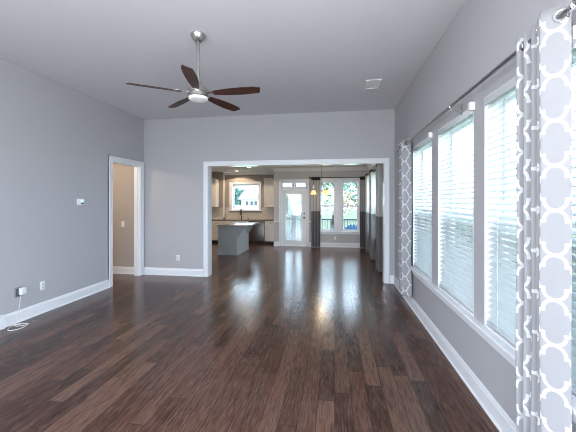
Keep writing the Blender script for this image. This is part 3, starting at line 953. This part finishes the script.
# ================================================================== KITCHEN
CT = .862          # worktop height
FRONT = YK - .60
def shaker(mb, x0, x1, y, z0, z1, w=.05):
    mb.box(x0, x0 + w, y - .02, y, z0, z1, .002).box(x1 - w, x1, y - .02, y, z0, z1, .002)
    mb.box(x0 + w, x1 - w, y - .02, y, z0, z0 + w, .002).box(x0 + w, x1 - w, y - .02, y, z1 - w, z1, .002)
    mb.box(x0 + w, x1 - w, y - .011, y - .004, z0 + w, z1 - w)
    return mb
def pull(x, y, z, horiz=True, L=.10):
    if horiz:
        p = [(x - L / 2, y, z), (x - L / 2, y - .025, z), (x + L / 2, y - .025, z), (x + L / 2, y, z)]
    else:
        p = [(x, y, z - L / 2), (x, y - .025, z - L / 2), (x, y - .025, z + L / 2), (x, y, z + L / 2)]
    return MB().tube(p, .005, 6)
def base_cab(x0, x1, label, drawer=True, ndoor=1, back=YK - .005):
    t = thing('base_cabinet', ((x0 + x1) / 2, FRONT + .3, 0), label, 'cabinet', 'cream base cabinets along the kitchen wall')
    build('body', MB().box(x0, x1, FRONT, back, .09, CT - .035, .001), M['cab'], t)
    build('toe_kick', MB().box(x0 + .001, x1 - .001, FRONT + .06, back, 0, .09), M['toe'], t)
    zt = CT - .05
    if drawer:
        d = build('drawer', shaker(MB(), x0 + .006, x1 - .006, FRONT, zt - .15, zt, .032), M['cab'], t)
        build('pull', pull((x0 + x1) / 2, FRONT - .02, zt - .075), M['bronze'], d)
        zt -= .16
    w = (x1 - x0) / ndoor
    for i in range(ndoor):
        d = build('door', shaker(MB(), x0 + i * w + .006, x0 + (i + 1) * w - .006, FRONT, .10, zt), M['cab'], t)
        build('pull', pull(x0 + i * w + (.05 if i == ndoor - 1 else w - .05), FRONT - .02, zt - .10, False), M['bronze'], d)
    return t
base_cab(-2.515, -2.09, 'narrow cream base cabinet right of the dishwasher')
base_cab(-4.03, -3.13, 'wide cream sink cabinet below the kitchen window, behind the island', ndoor=2)
base_cab(-4.64, -4.035, 'cream base cabinet showing left of the grey island', ndoor=1, back=YK - .165)
t = thing('dishwasher', (-2.82, FRONT + .3, 0), 'stainless steel dishwasher right of the island', 'dishwasher')
build('body', MB().box(-3.122, -2.522, FRONT + .01, YK - .005, .09, CT - .04), M['dark_grey'], t)
d = build('door', MB().box(-3.118, -2.526, FRONT - .025, FRONT + .012, .10, CT - .045, .004, 2), M['steel'], t)
build('handle', MB().tube([(-3.05, FRONT - .03, .74), (-3.05, FRONT - .07, .74), (-2.6, FRONT - .07, .74), (-2.6, FRONT - .03, .74)], .010, 8), M['nickel'], d)
build('control_panel', MB().box(-3.118, -2.526, FRONT - .022, FRONT + .012, CT - .044, CT - .036), M['dark'], t)
build('toe_kick', MB().box(-3.12, -2.523, FRONT + .05, FRONT + .08, 0, .09), M['toe'], t)
tag(build('kitchen_worktop', MB().box(-4.64, -4.255, FRONT - .03, YK - .165, CT - .033, CT, .004).box(-4.255, -2.085, FRONT - .03, YK - .003, CT - .033, CT, .004), M['counter']), 'long brown granite worktop on the kitchen wall cabinets', 'worktop')
struct('trim_10', MB().box(-4.215, -4.075, YK - .012, YK, CT, 1.31).box(-4.075, -2.755, YK - .012, YK, CT, 1.10).box(-2.755, XJ, YK - .012, YK, CT, 1.31).box(XK, -4.262, YK - .172, YK - .16, CT, 1.31), M['tile'], label='cream subway tile splashback', origin=(0, 0, 0))
# faucet and soap pump
fx, fy = -3.53, YK - .12
t = thing('faucet', (fx, fy, CT), 'dark bronze gooseneck faucet in front of the kitchen window', 'faucet')
build('base', MB().lathe([(0, 0), (.032, 0), (.030, .01), (.022, .02), (.020, .10), (0, .10)], 16, (fx, fy, CT)), M['bronze'], t)
neck = [(fx, fy, CT + .09), (fx, fy, CT + .30)] + [(fx + .0, fy - .09 + .09 * math.cos(a), CT + .30 + .09 * math.sin(a)) for a in [PI * k / 10 for k in range(1, 10)]] + [(fx, fy - .18, CT + .24)]
build('spout', MB().tube(neck, .014, 10), M['bronze'], t)
build('spray_head', MB().lathe([(0, 0), (.017, 0), (.020, .03), (.016, .08), (0, .08)], 12, (fx, fy - .18, CT + .17)), M['bronze'], t)
build('lever', MB().tube([(fx + .018, fy, CT + .07), (fx + .05, fy, CT + .085), (fx + .10, fy, CT + .12)], .007, 8), M['bronze'], t)
t = thing('soap_dispenser', (-3.27, fy, CT), 'small dark soap dispenser right of the faucet', 'soap dispenser')
build('bottle', MB().lathe([(0, 0), (.024, 0), (.026, .01), (.024, .03), (.012, .04), (.010, .07), (0, .07)], 14, (-3.27, fy, CT)), M['bronze'], t)
build('pump_nozzle', MB().tube([(-3.27, fy, CT + .06), (-3.27, fy, CT + .09), (-3.27, fy - .05, CT + .095)], .006, 8), M['bronze'], t)

def upper_cab(x0, x1, yb, label, ndoor=1):
    t = thing('upper_cabinet', ((x0 + x1) / 2, yb - .16, 1.31), label, 'cabinet', 'cream upper cabinets')
    yf = yb - .31
    build('body', MB().box(x0, x1, yf, yb, 1.325, 2.39, .001), M['cab'], t)
    build('crown', MB().run((x0, yf), (x1, yf), (0, -1), [(0, 2.36), (.012, 2.36), (.03, 2.40), (.03, 2.41), (0, 2.41)]), M['cab'], t)
    w = (x1 - x0) / ndoor
    for i in range(ndoor):
        d = build('door', shaker(MB(), x0 + i * w + .005, x0 + (i + 1) * w - .005, yf, 1.34, 2.35), M['cab'], t)
        build('pull', pull(x0 + i * w + .05, yf - .02, 1.44, False), M['bronze'], d)
    return t
upper_cab(-2.60, -2.09, YK - .003, 'cream upper cabinet right of the kitchen window')
upper_cab(-5.05, -4.42, YK - .163, 'cream upper cabinet left of the kitchen window', 1)

# island
IX0, IX1, IY0, IY1 = -3.315, -2.735, 8.65, 9.83
t = thing('kitchen_island', ((IX0 + IX1) / 2, (IY0 + IY1) / 2, 0), 'grey painted kitchen island base standing before the kitchen window', 'kitchen island')
build('body', MB().box(IX0, IX1, IY0, IY1, .0, CT - .035, .003), M['island'], t)
mb = MB()
for a, b, c, d in ((IX0, IX0 + .06, .06, CT - .04), (IX1 - .06, IX1, .06, CT - .04), (IX0 + .06, IX1 - .06, CT - .12, CT - .04)):
    mb.box(a, b, IY0 - .008, IY0, c, d, .002)
build('end_panel', mb, M['island'], t)
build('plinth', MB().box(IX0 - .012, IX1 + .012, IY0 - .012, IY1 + .012, 0, .07, .004), M['island'], t)
COR = [(0, 0), (.22, 0), (.22, -.035), (.19, -.05), (.155, -.08), (.13, -.13), (.085, -.17), (.055, -.22), (.04, -.28), (0, -.30)]
for y in (IY0 + .06, IY1 - .14):
    build('corbel', MB().prism([(IX1 + a, CT - .037 + b) for a, b in COR], 'y', y, y + .07, .004), M['island'], t)
tag(build('island_worktop', MB().box(-3.345, -2.40, IY0 - .03, IY1 + .05, CT - .035, CT, .006, 2), M['icounter']), 'speckled grey granite worktop lying on the kitchen island', 'worktop')

# ceiling cans
def can(x, y, z, label, on=True, power=30):
    t = thing('recessed_light', (x, y, z), label, 'ceiling light', 'recessed kitchen ceiling lights')
    build('trim_ring', MB().lathe([(.060, 0), (.085, 0), (.088, -.004), (.083, -.008), (.060, -.006), (.060, 0)], 24, (x, y, z)), M['white_plastic'], t)
    build('lens', MB().lathe([(0, -.003), (.060, -.003)], 24, (x, y, z)), M['canlight'] if on else M['khaki'], t)
    if on:
        lamp('can_lamp', 'SPOT', (x, y, z - .03), power, (1, .80, .58), .05, direction=(0, 0, -1)).data.spot_size = math.radians(140)
can(-2.85, 10.28, HF, 'glowing recessed light near the jog beside the glazed door', power=34)
can(-3.62, 11.35, HF, 'glowing recessed light above the kitchen window', power=34)
can(-3.29, 10.50, HF, 'dull unlit round ceiling fixture between the two glowing kitchen lights', on=False)
for x, y, lab in ((-4.9, 10.3, 'recessed light over the left part of the kitchen, out beyond the island'), (-4.9, 8.2, 'recessed light over the left kitchen floor nearest the great room')):
    can(x, y, HF, lab, power=48)  # out-of-view lights added to brighten the kitchen
# hall light behind the doorway
t = thing('hall_light', (-5.2, 4.9, HF), 'warm ceiling light in the hall through the left doorway', 'ceiling light')
build('bowl', MB().lathe([(.15, 0), (.16, -.02), (.13, -.07), (.06, -.10), (0, -.105)], 24, (-5.2, 4.9, HF)), M['globe'], t)
lamp('hall_lamp', 'POINT', (-5.2, 4.9, HF - .22), 42, (1, .80, .58), .1)

# chandelier
CX, CY, CZ = -.37, 9.2, 1.98
t = thing('chandelier', (CX, CY, HF), 'small bronze chandelier with glowing amber bell shades over the dining area', 'chandelier')
build('canopy', MB().lathe([(0, 0), (.06, 0), (.055, -.02), (.02, -.035), (0, -.035)], 18, (CX, CY, HF)), M['bronze'], t)
build('stem', MB().tube([(CX, CY, HF - .02), (CX, CY, CZ - .18)], .006, 8), M['bronze'], t)
build('hub', MB().lathe([(0, .12), (.012, .11), (.03, .06), (.018, .02), (.035, -.04), (.02, -.10), (.026, -.15), (.012, -.19), (0, -.20)], 16, (CX, CY, CZ)), M['nickel'], t)
for k in range(3):
    a = math.radians(188 - 120 * k)
    ux, uy = math.cos(a), math.sin(a)
    arm = [(CX + ux * r, CY + uy * r, CZ + z) for r, z in ((.02, -.12), (.07, -.17), (.13, -.12), (.17, .0), (.20, .05), (.235, .03), (.245, -.09))]
    am = build('arm', MB().tube(smooth_pts(arm, 5), .007, 8), M['nickel'], t)
    px, py = CX + ux * .245, CY + uy * .245
    build('socket', MB().lathe([(0, 0), (.022, 0), (.024, -.04), (0, -.04)], 12, (px, py, CZ - .08)), M['bronze'], am)
    build('lamp_shade', MB().lathe([(.024, -.11), (.045, -.125), (.062, -.16), (.078, -.205), (.100, -.235), (.097, -.236), (.074, -.205), (.058, -.16), (.041, -.128), (.022, -.114)], 20, (px, py, CZ)), M['shade'], t)
lamp('chandelier_lamp', 'POINT', (CX, CY, CZ - .30), 12, (1, .78, .5), .12)

# ================================================================== OUTDOORS
struct('ground', MB().box(-90, 70, -40, 110, -1.25, -1.05), M['lawn'], origin=(0, 0, 0))
mb = MB()
for i in range(24):
    y = YD + WT + .02 + i * .118
    mb.box(-4.0, 2.6, y, y + .112, -.17, -.13, .003)
struct('ground_deck', mb, M['deck'], origin=(0, 0, 0))
RY = 13.3
t = thing('deck_railing', (-.6, RY, -.13), 'dark metal railing along the deck outside the dining windows', 'railing')
build('top_rail', MB().box(-3.9, 2.5, RY - .035, RY + .035, .76, .81, .006), M['iron'], t)
build('bottom_rail', MB().box(-3.9, 2.5, RY - .02, RY + .02, -.05, -.01, .004), M['iron'], t)
mb = MB()
x = -3.85
while x < 2.5:
    mb.box(x - .009, x + .009, RY - .009, RY + .009, -.03, .77); x += .115
build('balusters', mb, M['iron'], t, smooth=0)
for x in (-3.9, -.6, 2.5):
    build('post', MB().box(x - .045, x + .045, RY - .045, RY + .045, -.13, .86, .006), M['iron'], t)
tag(build('porch_post', MB().box(-1.78, -1.60, RY - .25, RY - .07, -.13, 3.2, .008).box(-1.81, -1.57, RY - .28, RY - .04, -.13, .05, .006), M['dark_grey']), 'tall square porch post outside the glazed back door', 'post')

def patio_chair(x, y, rz, label):
    t = thing('patio_chair', (x, y, -.13), label, 'chair', 'blue slatted patio chairs on the deck', rz)
    mb = MB()
    for k in range(5):
        mb.box(-.27, .27, -.02 + .11 * k - .26, .08 + .11 * k - .26, .36, .38, .004)
    build('seat', mb, M['blue'], t, local=True)
    bk = MB()
    mt = Matrix.Translation((0, .24, .36)) @ Matrix.Rotation(math.radians(-16), 4, 'X')
    for k in range(6):
        xx = -.245 + k * .098
        bk.box(xx - .038, xx + .038, -.01, .01, .0, .48 - .10 * (abs(k - 2.5) / 2.5) ** 2, .006, mtx=mt)
    bk.box(-.28, .28, .01, .03, .10, .15, .003, mtx=mt).box(-.28, .28, .01, .03, .33, .38, .003, mtx=mt)
    build('backrest', bk, M['blue'], t, local=True)
    for sx in (-.28, .28):
        build('armrest', MB().box(sx - .045, sx + .045, -.30, .28, .53, .553, .006), M['blue'], t, local=True)
        build('leg', MB().box(sx - .022, sx + .022, -.29, -.21, 0, .53, .004), M['blue'], t, local=True)
        build('leg', MB().box(sx - .022, sx + .022, .19, .27, 0, .53, .004), M['blue'], t, local=True)
    return t
patio_chair(-.44, 12.2, math.radians(70), 'blue slatted patio chair turned sideways, behind the left dining window pane')
patio_chair(.66, 12.2, math.radians(180), 'blue slatted patio chair seen from behind, through the right dining window pane')

# trees
def tree_parts(seed, h, r, n, clump=1.0):
    rnd = random.Random(seed)
    tr = MB()
    tr.tube([(0, 0, 0), (.03 * h, .01 * h, h * .3), (-.01 * h, .02 * h, h * .62), (.02 * h, 0, h * .9)], [.035 * h, .026 * h, .016 * h, .004 * h], 8)
    for k in range(9):
        z = h * rnd.uniform(.3, .8); a = rnd.uniform(0, 2 * PI); L = r * rnd.uniform(.6, 1.05)
        tr.tube([(0, 0, z), (math.cos(a) * L * .5, math.sin(a) * L * .5, z + L * .25), (math.cos(a) * L, math.sin(a) * L, z + L * rnd.uniform(.2, .6))], [.012 * h, .008 * h, .002 * h], 5)
    lf = MB(); bm = lf.bm
    blobs = []
    for k in range(14):
        a = rnd.uniform(0, 2 * PI); q = rnd.uniform(.15, .75) * r
        blobs.append((Vector((math.cos(a) * q, math.sin(a) * q, h * rnd.uniform(.38, .88))), r * rnd.uniform(.28, .5)))
    for k in range(n):
        c, br = rnd.choice(blobs)
        d = Vector((rnd.gauss(0, 1), rnd.gauss(0, 1), rnd.gauss(0, .8))).normalized() * br * rnd.uniform(.55, 1.05)
        p = c + d
        s = .055 * h * rnd.uniform(.5, 1.1) * clump
        u = Vector((rnd.gauss(0, 1), rnd.gauss(0, 1), rnd.gauss(0, 1))).normalized(); w = u.orthogonal().normalized()
        bm.faces.new([bm.verts.new(p + s * v) for v in (-u, -.45 * w, u, .45 * w)])
    return tr, lf
def tree(name, seed, loc, h, r, n, leafm, label, group, clump=1.0):
    t = thing(name, loc, label, 'tree', group)
    a, b = tree_parts(seed, h, r, n, clump)
    build('trunk', a, M['bark'], t, local=True)
    build('foliage', b, M[leafm], t, local=True, smooth=0)
    return t
GR = -1.05
G1 = 'trees beyond the deck'
tree('leafy_tree', 1, (-3.4, 25, GR), 3.7, 1.9, 1400, 'leaf', 'leafy tree seen through the glazed back door', G1)
tree('leafy_tree', 2, (-.2, 30, GR), 6.2, 2.0, 900, 'leaf', 'sparse leafy tree seen through the left dining window pane', G1)
tree('leafy_tree', 3, (2.3, 24, GR), 5.4, 1.7, 520, 'leaf2', 'thin branchy tree seen through the right dining window pane', G1)
tree('leafy_tree', 4, (.4, 42, GR), 5.0, 3.2, 900, 'leaf3', 'low yellowing tree far behind the dining windows', G1)
G2 = 'trees behind the white house'
for i, (x, y, h, r) in enumerate(((-21.6, 66, 5.4, 1.9), (-17.9, 61, 5.0, 1.7), (-16.6, 68, 5.3, 1.6))):
    tree('leafy_tree', 20 + i, (x, y, GR), h, r, 1100, 'leaf2',
         ('teal green tree left behind the white house in the kitchen window', 'teal green tree in the middle behind the white house in the kitchen window', 'teal green tree right behind the white house in the kitchen window')[i], G2, 1.5)
# neighbour house seen through the kitchen window
HX0, HX1, HY0, HY1 = -13.6, -9.2, 45, 51
t = thing('house', ((HX0 + HX1) / 2, 48, GR), 'white house with grey roof seen through the kitchen window', 'house')
build('walls', MB().box(HX0, HX1, HY0, HY1, GR, 1.95), M['siding'], t)
build('roof', MB().prism([(HY0 - .5, 1.85), (HY1 + .5, 1.85), ((HY0 + HY1) / 2, 3.3)], 'x', HX0 - .5, HX1 + .5), M['roof'], t, smooth=0)
for x in (-12.75, -12.05, -11.45):
    f = build('window', MB().box(x - .27, x + .27, HY0 - .04, HY0, .9, 1.65, .02), M['siding'], t)
    build('pane', MB().box(x - .21, x + .21, HY0 - .05, HY0 - .03, .96, 1.59), M['dglass'], f)
# garden shrubs
def shrub(seed, loc, h, leafm, label, group):
    rnd = random.Random(seed)
    t = thing('garden_shrub', loc, label, 'shrub', group)
    st = MB()
    for k in range(6):
        a = rnd.uniform(0, 2 * PI)
        st.tube([(0, 0, 0), (.12 * h * math.cos(a), .12 * h * math.sin(a), .5 * h), (.3 * h * math.cos(a), .3 * h * math.sin(a), .85 * h)], [.02 * h, .014 * h, .004 * h], 5)
    build('stems', st, M['bark'], t, local=True)
    lf = MB(); bm = lf.bm
    for k in range(700):
        d = Vector((rnd.gauss(0, 1), rnd.gauss(0, 1), rnd.gauss(0, 1))).normalized() * rnd.uniform(.6, 1.02)
        p = Vector((d.x * .48 * h, d.y * .48 * h, .55 * h + d.z * .45 * h))
        s = .07 * h * rnd.uniform(.5, 1)
        u = Vector((rnd.gauss(0, 1), rnd.gauss(0, 1), rnd.gauss(0, 1))).normalized(); w = u.orthogonal().normalized()
        bm.faces.new([bm.verts.new(p + s * v) for v in (-u, -.5 * w, u, .5 * w)])
    build('foliage', lf, M[leafm], t, local=True, smooth=0)
for i, (x, y, h, lab) in enumerate(((3.6, 8.0, 1.7, 'green shrub outside, seen low through the middle right wall blind'),
                                    (4.2, 11.6, 2.0, 'green shrub outside, seen low through the far right wall blind'),
                                    (3.2, 4.6, 1.5, 'green shrub outside, seen low through the nearest right wall blind'))):
    shrub(60 + i, (x, y, GR), h, 'leaf', lab, 'shrubs outside the right wall')
